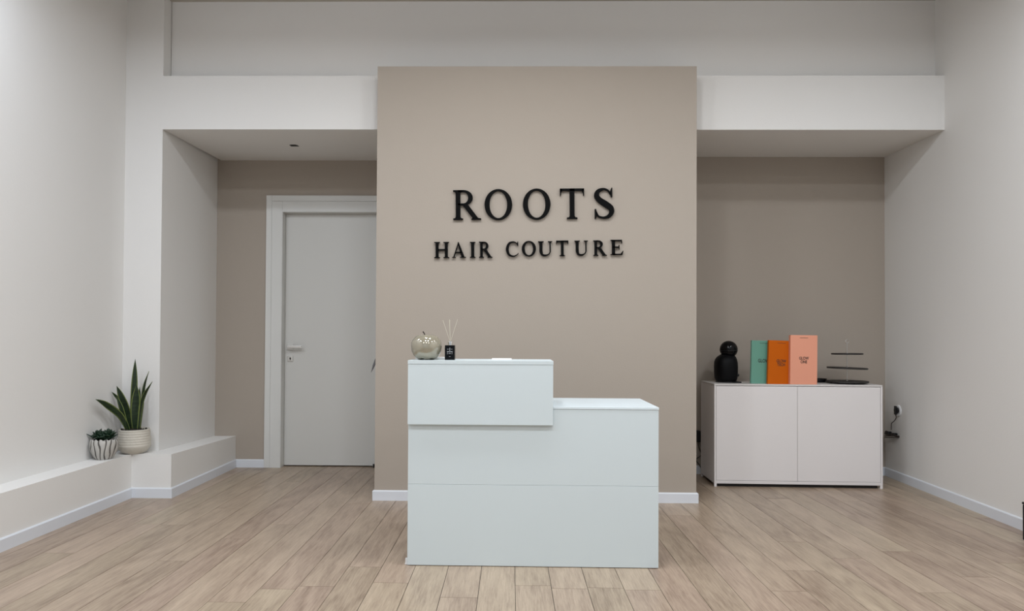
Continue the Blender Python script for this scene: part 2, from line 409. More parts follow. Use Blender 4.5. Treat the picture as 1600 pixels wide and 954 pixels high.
# ------------------------------------------------------------ sign letters
def ring2(cx, cz, rx, rz, tx, tz, a0=0, a1=360, n=64):
    """quads of an elliptical ring: side thickness tx, top thickness tz"""
    out = []; k = max(3, int(n * abs(a1 - a0) / 360))
    for i in range(k):
        q = []
        for (j, inner) in ((i, 0), (i + 1, 0), (i + 1, 1), (i, 1)):
            a = math.radians(a0 + (a1 - a0) * j / k)
            if inner: q.append((cx + (rx - tx) * math.cos(a), cz + (rz - tz) * math.sin(a)))
            else: q.append((cx + rx * math.cos(a), cz + rz * math.sin(a)))
        out.append(q)
    return out
def strok(pts, n=8):
    """variable width stroke, pts = (x, z, width)"""
    P = crom([(p[0], p[1], p[2]) for p in pts], n); out = []; E = []
    for i, p in enumerate(P):
        a = P[max(i - 1, 0)]; c = P[min(i + 1, len(P) - 1)]; d = Vector((c.x - a.x, c.y - a.y)).normalized(); nn = Vector((-d.y, d.x)) * p.z / 2
        E.append(((p.x + nn.x, p.y + nn.y), (p.x - nn.x, p.y - nn.y)))
    for e, f in zip(E, E[1:]): out.append([e[0], f[0], f[1], e[1]])
    return out
def stem(x0, x1, s=0.075, top=True, bot=True, th=0.045):
    P = []
    if bot: P += [(x0, th + 0.05), (x0 - s * 0.35, th + 0.008), (x0 - s, th), (x0 - s, 0), (x1 + s, 0), (x1 + s, th), (x1 + s * 0.35, th + 0.008), (x1, th + 0.05)]
    else: P += [(x0, 0), (x1, 0)]
    if top: P += [(x1, 1 - th - 0.05), (x1 + s * 0.35, 1 - th - 0.008), (x1 + s, 1 - th), (x1 + s, 1), (x0 - s, 1), (x0 - s, 1 - th), (x0 - s * 0.35, 1 - th - 0.008), (x0, 1 - th - 0.05)]
    else: P += [(x1, 1), (x0, 1)]
    return [P]
def glyph(ch, k):          # k = stem weight relative to cap height
    t = 0.05 + k * (0.08 if k < 0.17 else 0.15)
    if ch == 'I': return stem(0.08, 0.08 + k, 0.08)
    if ch == 'R':
        o = stem(0.09, 0.09 + k, 0.09)
        cx = 0.36
        o += ring2(cx, 0.745, 0.33, 0.255, k * 0.98, t, -90, 90, 80)
        o += [[(0.09 + k * .5, 1), (0.09 + k * .5, 1 - t), (cx, 1 - t), (cx, 1)], [(0.09 + k * .5, 0.49 + t), (0.09 + k * .5, 0.49), (cx, 0.49), (cx, 0.49 + t)]]
        o += [[(0.32, 0.50), (0.32 + k * 1.28, 0.50), (0.72 + k * 1.0, 0.045), (0.72 - k * .2, 0.045)], [(0.72 - k * .55, 0), (0.98, 0), (0.98, 0.042), (0.72 + k * .9, 0.06), (0.72 - k * .3, 0.06)]]
        return o
    if ch == 'O': return ring2(0.46, 0.5, 0.46, 0.515, k * 1.02, t, 0, 360, 72)
    if ch == 'T':
        o = stem(0.42 - k / 2, 0.42 + k / 2, 0.10, top=False)
        tt = t * 1.25
        o += [[(0.0, 1), (0.84, 1), (0.84, 1 - tt), (0.0, 1 - tt)], [(0.0, 1), (0.045, 1), (0.085, 1 - tt), (0.045, 1 - tt * 1.8), (0.025, 0.76), (0.0, 0.76)], [(0.84, 1), (0.84, 0.76), (0.815, 0.76), (0.795, 1 - tt * 1.8), (0.755, 1 - tt), (0.795, 1)]]
        return o
    if ch == 'S':
        o = strok([(0.535, 0.80, 0.03), (0.47, 0.925, 0.05), (0.32, 0.985, t * 1.1), (0.14, 0.915, k * .8), (0.085, 0.765, k * 1.0), (0.18, 0.615, k * 1.12), (0.38, 0.475, k * 1.22), (0.545, 0.345, k * 1.1), (0.575, 0.2, k * 0.95),
                   (0.48, 0.065, k * .75), (0.31, 0.015, t * 1.1), (0.14, 0.07, 0.055), (0.06, 0.24, 0.03)], 8)
        o += [[(0.575, 1.03), (0.60, 1.03), (0.60, 0.70), (0.565, 0.70), (0.525, 0.82), (0.53, 0.92)], [(0.02, -0.03), (0.045, -0.03), (0.10, 0.09), (0.065, 0.31), (0.02, 0.31)]]
        return o
    if ch == 'H': return stem(0.09, 0.09 + k, 0.09) + stem(0.86 - k, 0.86, 0.09) + [[(0.09 + k * .8, 0.47), (0.86 - k * .8, 0.47), (0.86 - k * .8, 0.47 + t * 1.15), (0.09 + k * .8, 0.47 + t * 1.15)]]
    if ch == 'E':
        o = stem(0.09, 0.09 + k, 0.09, top=True)
        o += [[(0.09, 1 - t), (0.70, 1 - t), (0.70, 1), (0.09, 1)], [(0.70, 1), (0.64, 1 - t), (0.675, 0.76), (0.71, 0.76)], [(0.09, 0), (0.72, 0), (0.72, t), (0.09, t)], [(0.71, 0), (0.78, 0.27), (0.74, 0.27), (0.62, t)],
              [(0.09, 0.48), (0.54, 0.48), (0.54, 0.48 + t), (0.09, 0.48 + t)], [(0.50, 0.36), (0.545, 0.36), (0.545, 0.66), (0.50, 0.66)]]
        return o
    if ch == 'A':
        o = [[(0.08, 0.03), (0.08 + t * 1.1, 0.03), (0.475, 0.93), (0.44, 1.0)], [(0.72 - k * .25, 0.03), (0.72 + k * .95, 0.03), (0.475, 1.02), (0.43, 1.02), (0.40, 0.93)], [(0.20, 0.31), (0.70, 0.31), (0.68, 0.31 + t), (0.22, 0.31 + t)],
             [(0.0, 0), (0.27, 0), (0.27, 0.045), (0.0, 0.045)], [(0.56, 0), (0.98, 0), (0.98, 0.045), (0.56, 0.045)]]
        return o
    if ch == 'C':
        o = strok([(0.80, 0.73, 0.03), (0.72, 0.90, 0.055), (0.49, 0.985, t * 1.1), (0.22, 0.87, k * .78), (0.10, 0.50, k * 1.05), (0.22, 0.13, k * .8), (0.50, 0.018, t * 1.1), (0.74, 0.10, 0.055), (0.86, 0.23, 0.03)], 10)
        o += [[(0.80, 1.02), (0.835, 1.02), (0.845, 0.69), (0.80, 0.69), (0.74, 0.86)]]
        return o
    if ch == 'U':
        th = 0.045
        def top(x0, x1, s): return [[(x0 - s, 1), (x1 + s, 1), (x1 + s, 1 - th), (x1, 1 - th - 0.04), (x0, 1 - th - 0.04), (x0 - s, 1 - th)]]
        o = top(0.09, 0.09 + k, 0.09) + top(0.80 - 0.075, 0.80, 0.10)
        o += [[(0.09, 0.93), (0.09 + k, 0.93), (0.09 + k, 0.35), (0.09, 0.35)], [(0.725, 0.93), (0.80, 0.93), (0.80, 0.35), (0.725, 0.35)]]
        o += strok([(0.09 + k / 2, 0.37, k), (0.09 + k * .58, 0.24, k), (0.27, 0.075, k * .7), (0.46, 0.03, t * 1.4), (0.66, 0.10, 0.075), (0.755, 0.25, 0.07), (0.7625, 0.37, 0.075)], 10)
        return o
def letter(ch, x0, x1, z0, z1, k, label, group):
    polys = glyph(ch, k)
    xs = [p[0] for q in polys for p in q]; zs = [p[1] for q in polys for p in q]
    ax, bx_ = min(xs), max(xs); az, bz = min(zs), max(zs)
    b = bmesh.new(); cx, cz = (x0 + x1) / 2, (z0 + z1) / 2
    W, Hh = x1 - x0, z1 - z0
    for q in polys:
        pts = []
        for p in q:
            v = ((p[0] - ax) / (bx_ - ax) * W - W / 2, (p[1] - az) / (bz - az) * Hh - Hh / 2)
            if not pts or (abs(v[0] - pts[-1][0]) + abs(v[1] - pts[-1][1])) > 1e-6: pts.append(v)
        if len(pts) > 2: xz_prism(b, pts, -0.010, 0.004)
    # stand-off pins back to the wall
    tw = YP - 4.567
    tp = min(0.3, 0.3); 
    o = obj('sign_letter', b, LETTER, loc=(cx, 4.567, cz)); o.rotation_euler.y = -0.012
    tag(o, label, 'sign letter', group)
    px = {'I': [(0, .3), (0, -.3)], 'R': [(-.28, .3), (-.28, -.3)], 'H': [(-.33, .3), (.33, -.3)], 'E': [(-.3, .3), (-.3, -.3)], 'T': [(0, .44), (0, -.3)], 'O': [(-.42, 0), (.42, 0)], 'U': [(-.3, .3), (.39, .3)], 'C': [(-.40, 0), (-.40, .05)], 'A': [(-.28, -.3), (.28, -.3)], 'S': [(0, .02), (.1, -.03)]}[ch]
    for (u, v) in px:
        q = lathe(bmesh.new(), [(0.003, 0), (0.003, tw - 0.0042)], 10)
        bmesh.ops.rotate(q, verts=q.verts, matrix=Matrix.Rotation(-math.pi / 2, 3, 'X')); bmesh.ops.translate(q, verts=q.verts, vec=(u * W, 0.0042, v * Hh))
        obj('mounting_pin', q, STEEL, o)
G1, G2 = 'large black letters of the upper sign row', 'small black letters of the lower sign row'
big = 'large black serif letter '; small = 'small black serif letter '
for (ch, x0, x1, z0, z1, lb) in [('R', -0.393, -0.205, 1.887, 2.087, big + 'R at the start of the upper sign row'), ('O', -0.182, 0.004, 1.886, 2.094, big + 'O directly after the large R'), ('O', 0.076, 0.261, 1.889, 2.098, big + 'O directly before the large T'),
                                 ('T', 0.325, 0.487, 1.895, 2.099, big + 'T in the upper sign row'), ('S', 0.554, 0.688, 1.895, 2.105, big + 'S ending the upper sign row')]:
    letter(ch, x0, x1, z0, z1, 0.165, lb, G1)
for (ch, x0, x1, z0, z1, lb) in [('H', -0.519, -0.418, 1.629, 1.737, small + 'H starting the lower sign row'), ('A', -0.399, -0.306, 1.632, 1.737, small + 'A between H and I in the lower sign row'), ('I', -0.279, -0.241, 1.632, 1.738, small + 'I in the lower sign row'),
                                 ('R', -0.218, -0.127, 1.633, 1.740, small + 'R ending the first word of the lower row'), ('C', -0.037, 0.049, 1.639, 1.743, small + 'C starting the second word of the lower row'), ('O', 0.070, 0.165, 1.642, 1.746, small + 'O in the lower sign row'),
                                 ('U', 0.179, 0.275, 1.644, 1.744, small + 'U between O and T in the lower sign row'), ('T', 0.301, 0.382, 1.645, 1.749, small + 'T between the two letters U, lower row'), ('U', 0.423, 0.514, 1.648, 1.749, small + 'U between T and R in the lower sign row'),
                                 ('R', 0.549, 0.640, 1.648, 1.751, small + 'R just before the final E, lower row'), ('E', 0.664, 0.750, 1.654, 1.755, small + 'E ending the lower sign row')]:
    letter(ch, x0, x1, z0, z1, 0.185, lb, G2)

# ------------------------------------------------------------ cabinet in the right niche
CW, CD, CH = 1.2257, 0.40, 0.7626
cb = thing('sideboard_cabinet', 'low white two-door sideboard standing in the right niche', 'cabinet', (1.5166, 5.094, 0), -0.0259)
obj('top_panel', bx(0, CW, 0, CD, CH - 0.013, CH, bev=0.0012), CABTOP, cb)
b = bx(0, 0.013, 0, CD, 0.024, CH - 0.0135, bev=0.001); obj('side_panel', b, CAB, cb)
b = bx(CW - 0.013, CW, 0, CD, 0.024, CH - 0.0135, bev=0.001); obj('side_panel', b, CAB, cb)
obj('bottom_panel', bx(0.0135, CW - 0.0135, 0.0, CD, 0.024, 0.046, bev=0.001), CAB, cb)
obj('plinth', bx(0.03, CW - 0.03, 0.02, CD - 0.02, 0.001, 0.0235), DARKGAP, cb)
obj('back_panel', bx(0.0135, CW - 0.0135, CD - 0.01, CD, 0.0465, CH - 0.0135), CAB, cb)
md = 0.609
obj('door', bx(0.0155, md - 0.0012, 0.002, 0.02, 0.048, CH - 0.016, bev=0.001), CAB, cb)
obj('door', bx(md + 0.0012, CW - 0.0155, 0.002, 0.02, 0.048, CH - 0.016, bev=0.001), CAB, cb)
for lx, ly in ((0.0, 0.0), (CW - 0.018, 0.0), (0.0, CD - 0.018), (CW - 0.018, CD - 0.018)):
    obj('leg', bx(lx, lx + 0.018, ly, ly + 0.018, 0, 0.0235, bev=0.001), CAB, cb)
    
ZT = CH + 0.0004
# ------------------------------------------------------------ coffee machine
cm = thing('coffee_machine', 'round black capsule coffee machine on the left end of the sideboard', 'coffee machine', (1.672, 5.300, ZT), 0.0)
b = bmesh.new()
n = 40; secs = []
for (z, rx, ry, ox) in [(0.012, 0.070, 0.085, -0.006), (0.03, 0.079, 0.092, -0.006), (0.07, 0.083, 0.095, -0.006), (0.12, 0.084, 0.095, -0.006), (0.155, 0.082, 0.092, -0.006), (0.178, 0.076, 0.086, -0.005), (0.196, 0.066, 0.074, -0.002), (0.210, 0.052, 0.058, 0.004), (0.222, 0.040, 0.045, 0.008)]:
    ring = []
    for k in range(n):
        a = 2 * math.pi * k / n; ca, sa = math.cos(a), math.sin(a)
        e = 0.75
        ring.append(b.verts.new((ox + rx * math.copysign(abs(ca) ** e, ca), ry * math.copysign(abs(sa) ** e, sa), z)))
    secs.append(ring)
for s0, s1 in zip(secs, secs[1:]):
    for k in range(n): j = (k + 1) % n; b.faces.new([s0[k], s0[j], s1[j], s1[k]])
b.faces.new(secs[0][::-1]); b.faces.new(secs[-1])
obj('body', b, BLACKMATT, cm, smooth=True)
b = bmesh.new(); bmesh.ops.create_uvsphere(b, u_segments=40, v_segments=24, radius=0.067)
for v in b.verts: v.co.x += 0.012; v.co.y -= 0.012; v.co.z += 0.254
obj('head', b, BLACKGLOSS, cm, smooth=True)
obj('head_seam', lathe(bmesh.new(), [(0.0665, -0.0012), (0.0680, -0.0012), (0.0680, 0.0012), (0.0665, 0.0012)], 48, (0.012, -0.012, 0.245), cap=False), BLACK, cm)
obj('base', lathe(bmesh.new(), [(0.070, 0), (0.082, 0.001), (0.083, 0.009), (0.078, 0.0118)], 48), BLACK, cm)
b = bx(0.02, 0.086, -0.092, -0.02, 0.0, 0.010, bev=0.004, seg=3); obj('drip_tray', b, BLACKGLOSS, cm)
b = lathe(bmesh.new(), [(0.010, 0), (0.011, 0.003), (0.011, 0.012), (0.008, 0.016)], 20); bmesh.ops.rotate(b, verts=b.verts, matrix=Matrix.Rotation(math.pi / 2, 3, 'Y')); bmesh.ops.translate(b, verts=b.verts, vec=(0.072, -0.02, 0.056))
obj('side_knob', b, BLACK, cm)

# ------------------------------------------------------------ cartons with printing
def text_mesh(body, size, m, parent, x, z, y, bold=0.0, sp=1.0, sx=1.0):
    cu = bpy.data.curves.new('text', 'FONT'); cu.body = body; cu.size = size; cu.align_x = 'CENTER'; cu.align_y = 'CENTER'; cu.extrude = 0.0003; cu.offset = bold; cu.space_character = sp; cu.resolution_u = 3
    t = bpy.data.objects.new('tmp', cu); COL.objects.link(t)
    dg = bpy.context.evaluated_depsgraph_get(); me = bpy.data.meshes.new_from_object(t.evaluated_get(dg)); 
    bpy.data.objects.remove(t); bpy.data.curves.remove(cu)
    me.transform(Matrix.Translation((x, y, z)) @ Matrix.Rotation(math.pi / 2, 4, 'X') @ Matrix.Diagonal((sx, 1, 1, 1))); me.materials.clear(); me.materials.append(m)
    o = bpy.data.objects.new('printed_lettering', me); COL.objects.link(o); o.parent = parent; return o
def carton(name, m, ms, x, y, wdt, h_, d, roll, rz, label, lines):
    t = thing(name, label, 'carton', (x, y, ZT), rz, 'upright cartons on the sideboard')
    t.rotation_euler = (0, roll, rz)
    b = bx(0, wdt, 0, d, 0, h_, bev=0.0015)
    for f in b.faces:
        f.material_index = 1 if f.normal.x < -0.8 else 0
    o = obj('carton_body', b, [m, ms], t)
    for i, (s, sz) in enumerate(lines):
        text_mesh(s, sz, INK, t, wdt / 2, h_ * 0.53 - i * sz * 0.86, -0.0006, bold=sz * 0.02, sx=0.74)
    pb = bmesh.new(); px = wdt / 2 - 0.030
    for k, (wd, zz) in enumerate(((0.007, 0), (0.006, -0.0006), (0.009, 0.0003), (0.006, 0.0008), (0.008, -0.0004), (0.006, 0), (0.005, 0.0005))):
        box(pb, px, px + wd, -0.0008, -0.0001, h_ - 0.0215 + zz, h_ - 0.0185 + zz); px += wd + 0.002
    obj('printed_strip', pb, INK, t)
    return t
carton('carton', TEAL, TEALS, 1.812, 5.166, 0.180, 0.325, 0.026, 0.022, -0.02, 'teal upright carton, leftmost and partly behind the orange one', [('GLOW', 0.036)])
carton('carton', ORANGE, ORANGE, 1.920, 5.118, 0.190, 0.327, 0.030, 0.030, -0.02, 'orange upright carton between the teal and the salmon pink ones', [('GLOW', 0.031), ('TECH', 0.031)])
carton('carton', PINK, PINK, 2.072, 5.082, 0.198, 0.366, 0.033, 0.010, -0.012, 'tall salmon pink carton in front of the orange one', [('GLOW', 0.031), ('ONE', 0.031)])

# ------------------------------------------------------------ tiered stand
ts = thing('tiered_serving_stand', 'three-tier dark slate serving stand with silver rod on the sideboard', 'serving stand', (2.568, 5.238, ZT))
def plate(z, r, th, tilt=0.0, cx=0.0):
    b = lathe(bmesh.new(), [(r - 0.003, 0), (r, 0.002), (r, th - 0.002), (r - 0.003, th)], 64, fr=lambda a, zz: 1 + 0.006 * math.sin(7 * a) + 0.004 * math.sin(13 * a + 1))
    bmesh.ops.rotate(b, verts=b.verts, matrix=Matrix.Rotation(tilt, 3, 'Y')); bmesh.ops.translate(b, verts=b.verts, vec=(cx, 0, z)); return b
obj('bottom_plate', plate(0.008, 0.148, 0.013, 0.0, 0.0), SLATE, ts)
for a in (0.5, 2.6, 4.7): obj('rubber_foot', lathe(bmesh.new(), [(0.008, 0), (0.008, 0.0079)], 12, (0.11 * math.cos(a), 0.11 * math.sin(a), 0)), BLACK, ts)
obj('middle_plate', plate(0.111, 0.142, 0.012, 0.030, 0.0), SLATE, ts)
obj('top_plate', plate(0.220, 0.111, 0.011, -0.006, 0.0), SLATE, ts)
b = tube(bmesh.new(), [(0, 0, 0.0205), (0, 0, 0.308)], 0.0027, 12, smooth_path=False)
for z in (0.021, 0.123, 0.231): lathe(b, [(0.008, 0), (0.008, 0.004), (0.004, 0.007)], 16, (0, 0, z))
obj('rod', b, STEEL, ts)
b = bmesh.new(); tube(b, [(0.013 * math.sin(a), 0, 0.321 - 0.013 * math.cos(a)) for a in [i * math.pi / 10 for i in range(21)]], 0.0024, 10, smooth_path=False)
obj('ring_handle', b, CHROME, ts)
# flat black dish behind the pink carton
b = lathe(bmesh.new(), [(0.060, 0.0), (0.075, 0.004), (0.082, 0.028), (0.079, 0.028), (0.072, 0.008), (0.001, 0.006)], 48)
tag(obj('serving_bowl', b, BLACK, smooth=False, loc=(2.400, 5.398, ZT)), 'low black dish behind the salmon carton, left of the slate stand', 'dish')

# ------------------------------------------------------------ outlet, plug and hanging power strip on the right wall
ow = thing('wall_outlet', 'oval white wall outlet on the right wall beside the sideboard', 'outlet', (xr(5.37), 5.367, 0.545))
b = bmesh.new()
for (r, dpt) in ((0.040, 0.0), (0.040, -0.006), (0.034, -0.010)):
    pass
b = lathe(bmesh.new(), [(0.042, 0), (0.042, 0.006), (0.036, 0.010), (0.024, 0.010), (0.022, 0.004)], 36)
for v in b.verts: v.co.x *= 1.05
bmesh.ops.rotate(b, verts=b.verts, matrix=Matrix.Rotation(-math.pi / 2, 3, 'Y'))
obj('cover_plate', b, OUTLETW, ow)
pl = thing('power_plug', 'black plug with a thin cord pushed into the white wall outlet', 'plug', (xr(5.37) - 0.010, 5.367, 0.548))
b = lathe(bmesh.new(), [(0.021, 0), (0.022, 0.006), (0.027, 0.008), (0.026, 0.015), (0.014, 0.018)], 24)
bmesh.ops.rotate(b, verts=b.verts, matrix=Matrix.Rotation(-math.pi / 2, 3, 'Y')); box(b, -0.022, -0.010, -0.012, 0.012, -0.034, 0.034, bev=0.003)
obj('plug_body', b, BLACK, pl)
obj('cord', tube(bmesh.new(), [(-0.016, 0, -0.033), (-0.016, -0.010, -0.055), (-0.014, 0.020, -0.085), (-0.012, 0.060, -0.108), (-0.012, 0.066, -0.135), (-0.016, 0.060, -0.160)], 0.0032, 8), BROWNPL, pl, smooth=True)
ps = thing('power_strip', 'dark power adapter hanging by its cord below the white outlet', 'power strip', (xr(5.42) - 0.001, 5.43, 0.345))
ps.rotation_euler = (math.radians(-8), 0, 0)
obj('strip_housing', bx(-0.042, -0.001, -0.075, 0.080, -0.020, -0.002, bev=0.006, seg=3), BROWNPL, ps)
for yy, hh in ((-0.035, 0.018), (0.045, 0.030)):
    obj('adapter', bx(-0.038, -0.006, yy - 0.024, yy + 0.024, -0.0015, hh, bev=0.007, seg=3), BLACK, ps)
obj('metal_edge', bx(-0.0440, -0.0425, -0.070, 0.075, -0.013, -0.008), STEEL, ps)
obj('cord_loop', tube(bmesh.new(), [(-0.02, 0.050, 0.029), (-0.028, 0.070, 0.033), (-0.032, 0.078, 0.010), (-0.046, 0.03, 0.004), (-0.046, -0.04, 0.006), (-0.03, -0.085, -0.004), (-0.015, -0.080, -0.012)], 0.0035, 8), BROWNPL, ps, smooth=True)

# plug and cable seen in the gap left of the cabinet
bp_ = thing('cable_plug', 'black plug and cable in the gap between column and sideboard', 'cable', (1.527, YR, 0.31))
obj('plug_body', bx(-0.030, 0.012, -0.052, 0.0, -0.045, 0.045, bev=0.006, seg=3), BLACK, bp_)
obj('cable', tube(bmesh.new(), [(0, -0.03, -0.044), (0.002, -0.03, -0.09), (0.02, -0.03, -0.15), (-0.02, -0.028, -0.19), (0.01, -0.03, -0.24), (0.04, -0.03, -0.30)], 0.0035, 8), BLACK, bp_, smooth=True)

# pointed grey blade fixed to the hidden side of the column, sticking out in front of the door
b = bmesh.new()
P = [(PL - 0.001, 5.20, 1.05, 0.004), (PL - 0.06, 5.20, 1.02, 0.006), (PL - 0.105, 5.20, 0.965, 0.007), (PL - 0.122, 5.20, 0.925, 0.0095), (PL - 0.134, 5.20, 0.885, 0.012), (PL - 0.147, 5.20, 0.850, 0.006), (PL - 0.158, 5.20, 0.826, 0.0012)]
tube(b, [p[:3] for p in P], [0.003] * 7, 8, smooth_path=False)
b.free(); b = bmesh.new(); rings = []
for i, (x, y, z, r) in enumerate(P):
    rings.append([b.verts.new((x + r * math.cos(a), y + 0.35 * r * math.sin(a), z + 0.35 * r * math.cos(a))) for a in [2 * math.pi * k / 10 for k in range(10)]])
for s0, s1 in zip(rings, rings[1:]):
    for k in range(10): j = (k + 1) % 10; b.faces.new([s0[k], s0[j], s1[j], s1[k]])
b.faces.new(rings[0]); b.faces.new(rings[-1])
tag(obj('pointed_blade', b, GREYBLADE, smooth=True), 'thin grey pointed blade poking out behind the column in front of the door', 'decoration')

# black furniture edges at the right border of the view
fb = thing('black_floor_box', 'low black box on the floor against the right wall at the picture edge', 'box', (2.792, 3.70, 0))
obj('box_body', bx(0, xr(3.45) - 2.792 - 0.016, -0.22, 0.064, 0.008, 0.200, bev=0.004), BLACK, fb)
obj('lid', bx(-0.002, xr(3.45) - 2.792 - 0.015, -0.222, 0.066, 0.201, 0.214, bev=0.003), BLACK, fb)
for fx, fy in ((0.01, -0.21), (0.01, 0.025), (0.10, -0.21), (0.10, 0.025)): obj('foot', bx(fx, fx + 0.012, fy, fy + 0.012, 0, 0.0078), BLACK, fb)
cbz = thing('chair_base', 'round black chair base on the floor in the bottom right corner', 'chair', (2.275, 2.565, 0))
obj('base_plate', lathe(bmesh.new(), [(0.275, 0), (0.280, 0.003), (0.278, 0.009), (0.25, 0.014), (0.06, 0.022), (0.04, 0.03)], 72), BLACK, cbz, smooth=False)

# ------------------------------------------------------------ plants on the ledge
def leaf_mat(name, dark, light, edge, edge_w, band=True):
    m = bpy.data.materials.new(name); m.use_nodes = True; nt = m.node_tree; N = nt.nodes; L = nt.links; b = N['Principled BSDF']
    at = N.new('ShaderNodeAttribute'); at.attribute_name = 'leafu'; sep = N.new('ShaderNodeSeparateColor'); L.new(at.outputs['Color'], sep.inputs[0])
    tc = N.new('ShaderNodeTexCoord'); mp = N.new('ShaderNodeMapping'); mp.inputs['Scale'].default_value = (14, 14, 90); L.new(tc.outputs['Object'], mp.inputs[0])
    n = N.new('ShaderNodeTexNoise'); n.inputs['Scale'].default_value = 1.0; n.inputs['Detail'].default_value = 3; L.new(mp.outputs[0], n.inputs[0])
    cr = N.new('ShaderNodeValToRGB'); cr.color_ramp.elements[0].position = 0.42; cr.color_ramp.elements[0].color = (*dark, 1); cr.color_ramp.elements[1].position = 0.62; cr.color_ramp.elements[1].color = (*light, 1)
    L.new(n.outputs['Fac'], cr.inputs[0])
    gt = N.new('ShaderNodeMath'); gt.operation = 'GREATER_THAN'; gt.inputs[1].default_value = 1 - edge_w; L.new(sep.outputs[0], gt.inputs[0])
    mx = N.new('ShaderNodeMix'); mx.data_type = 'RGBA'; mx.inputs['B'].default_value = (*edge, 1); L.new(gt.outputs[0], mx.inputs['Factor']); L.new(cr.outputs[0], mx.inputs['A'])
    L.new(mx.outputs['Result'], b.inputs['Base Color']); b.inputs['Roughness'].default_value = 0.4
    return m
SNAKE = leaf_mat('snake_plant_leaf', (0.006, 0.018, 0.006), (0.016, 0.036, 0.011), (0.15, 0.19, 0.05), 0.24)
SUCC = mat('succulent_leaf', (0.010, 0.032, 0.015), 0.45, bump=0.1, bscale=40, var=0.5)
CREAMPOT = mat('cream_ribbed_ceramic', (0.60, 0.56, 0.485), 0.6, bump=0.15, bscale=50, var=0.06)
def ribpot_mat():
    m = bpy.data.materials.new('striped_ceramic'); m.use_nodes = True; nt = m.node_tree; N = nt.nodes; L = nt.links; b = N['Principled BSDF']
    at = N.new('ShaderNodeAttribute'); at.attribute_name = 'groove'; sep = N.new('ShaderNodeSeparateColor'); L.new(at.outputs['Color'], sep.inputs[0])
    cr = N.new('ShaderNodeValToRGB'); cr.color_ramp.elements[0].position = 0.20; cr.color_ramp.elements[0].color = (0.50, 0.48, 0.445, 1); cr.color_ramp.elements[1].position = 0.55; cr.color_ramp.elements[1].color = (0.09, 0.08, 0.07, 1)
    L.new(sep.outputs[0], cr.inputs[0]); L.new(cr.outputs[0], b.inputs['Base Color']); b.inputs['Roughness'].default_value = 0.6
    return m
RIBPOT = ribpot_mat()

def blade(pts, w, twist=0.0, face=(0, -1, 0), fold=0.25):
    """thick pointed sword leaf; pts centre line, w max half-width; leafu.r = distance from midrib"""
    b = bmesh.new(); lay = b.loops.layers.float_color.new('leafu'); P = crom(pts, 8); n = len(P); rows = []
    prof = [(-1, 0), (-0.72, 1), (-0.35, 1), (0, 1), (0.35, 1), (0.72, 1), (1, 0), (0.72, -1), (0, -1), (-0.72, -1)]
    us = [1, .75, .35, 0, .35, .75, 1, .75, 0, .75]
    for i, p in enumerate(P):
        t = i / (n - 1); d = (P[min(i + 1, n - 1)] - P[max(i - 1, 0)]).normalized()
        f = Vector(face); f = (f - d * f.dot(d)).normalized(); s = d.cross(f)
        R3 = Matrix.Rotation(twist * t, 3, d); f = R3 @ f; s = R3 @ s
        ww = w * (0.55 + 0.45 * math.sin(min(1, t / 0.55) * math.pi / 2)) * (1 if t < 0.5 else max(0.02, (1 - ((t - 0.5) / 0.5) ** 2.2)))
        row = []
        for (u, k) in prof:
            row.append(b.verts.new(p + s * (u * ww) + f * (0.0016 * k - fold * ww * (1 - u * u)) ))
        rows.append(row)
    m_ = len(prof)
    for r0, r1 in zip(rows, rows[1:]):
        for k in range(m_):
            j = (k + 1) % m_; fc = b.faces.new([r0[k], r0[j], r1[j], r1[k]])
            for l, uu in zip(fc.loops, (us[k], us[j], us[j], us[k])): l[lay] = (uu, 0, 0, 1)
    b.faces.new(rows[0][::-1]); b.faces.new(rows[-1]); return b

sp = thing('snake_plant', 'tall snake plant in a cream ribbed pot in the left wall corner', 'potted plant', (-2.575, 4.632, ZL + 0.0004))
prof = [(0.058, 0.0), (0.062, 0.001), (0.078, 0.012), (0.094, 0.028), (0.1025, 0.048)]
for i in range(30):
    z = 0.052 + i * 0.0036; prof.append((0.1035 - 0.008 * (z - 0.05) / 0.11 + 0.0009 * math.sin(i * 1.35), z))
prof += [(0.0965, 0.163), (0.094, 0.1655), (0.091, 0.163), (0.089, 0.150)]
obj('pot', lathe(bmesh.new(), prof, 64, cap=True), CREAMPOT, sp, smooth=True)
b = lathe(bmesh.new(), [(0.088, 0.148), (0.086, 0.154), (0.05, 0.161), (0.001, 0.165)], 40, fr=lambda a, z: 1 + 0.015 * math.sin(9 * a + z * 300))
rr = random.Random(3)
for i in range(46):
    a = rr.uniform(0, 6.28); q = rr.uniform(0.02, 0.082); s = rr.uniform(0.005, 0.010)
    bmesh.ops.create_icosphere(b, subdivisions=1, radius=s, matrix=Matrix.Translation((q * math.cos(a), q * math.sin(a), 0.160 + rr.uniform(0, 0.006))))
obj('soil', b, SOIL, sp)
o0 = Vector((-2.575, 4.632, ZL))
def L3(*p): return [Vector(q) - o0 for q in p]
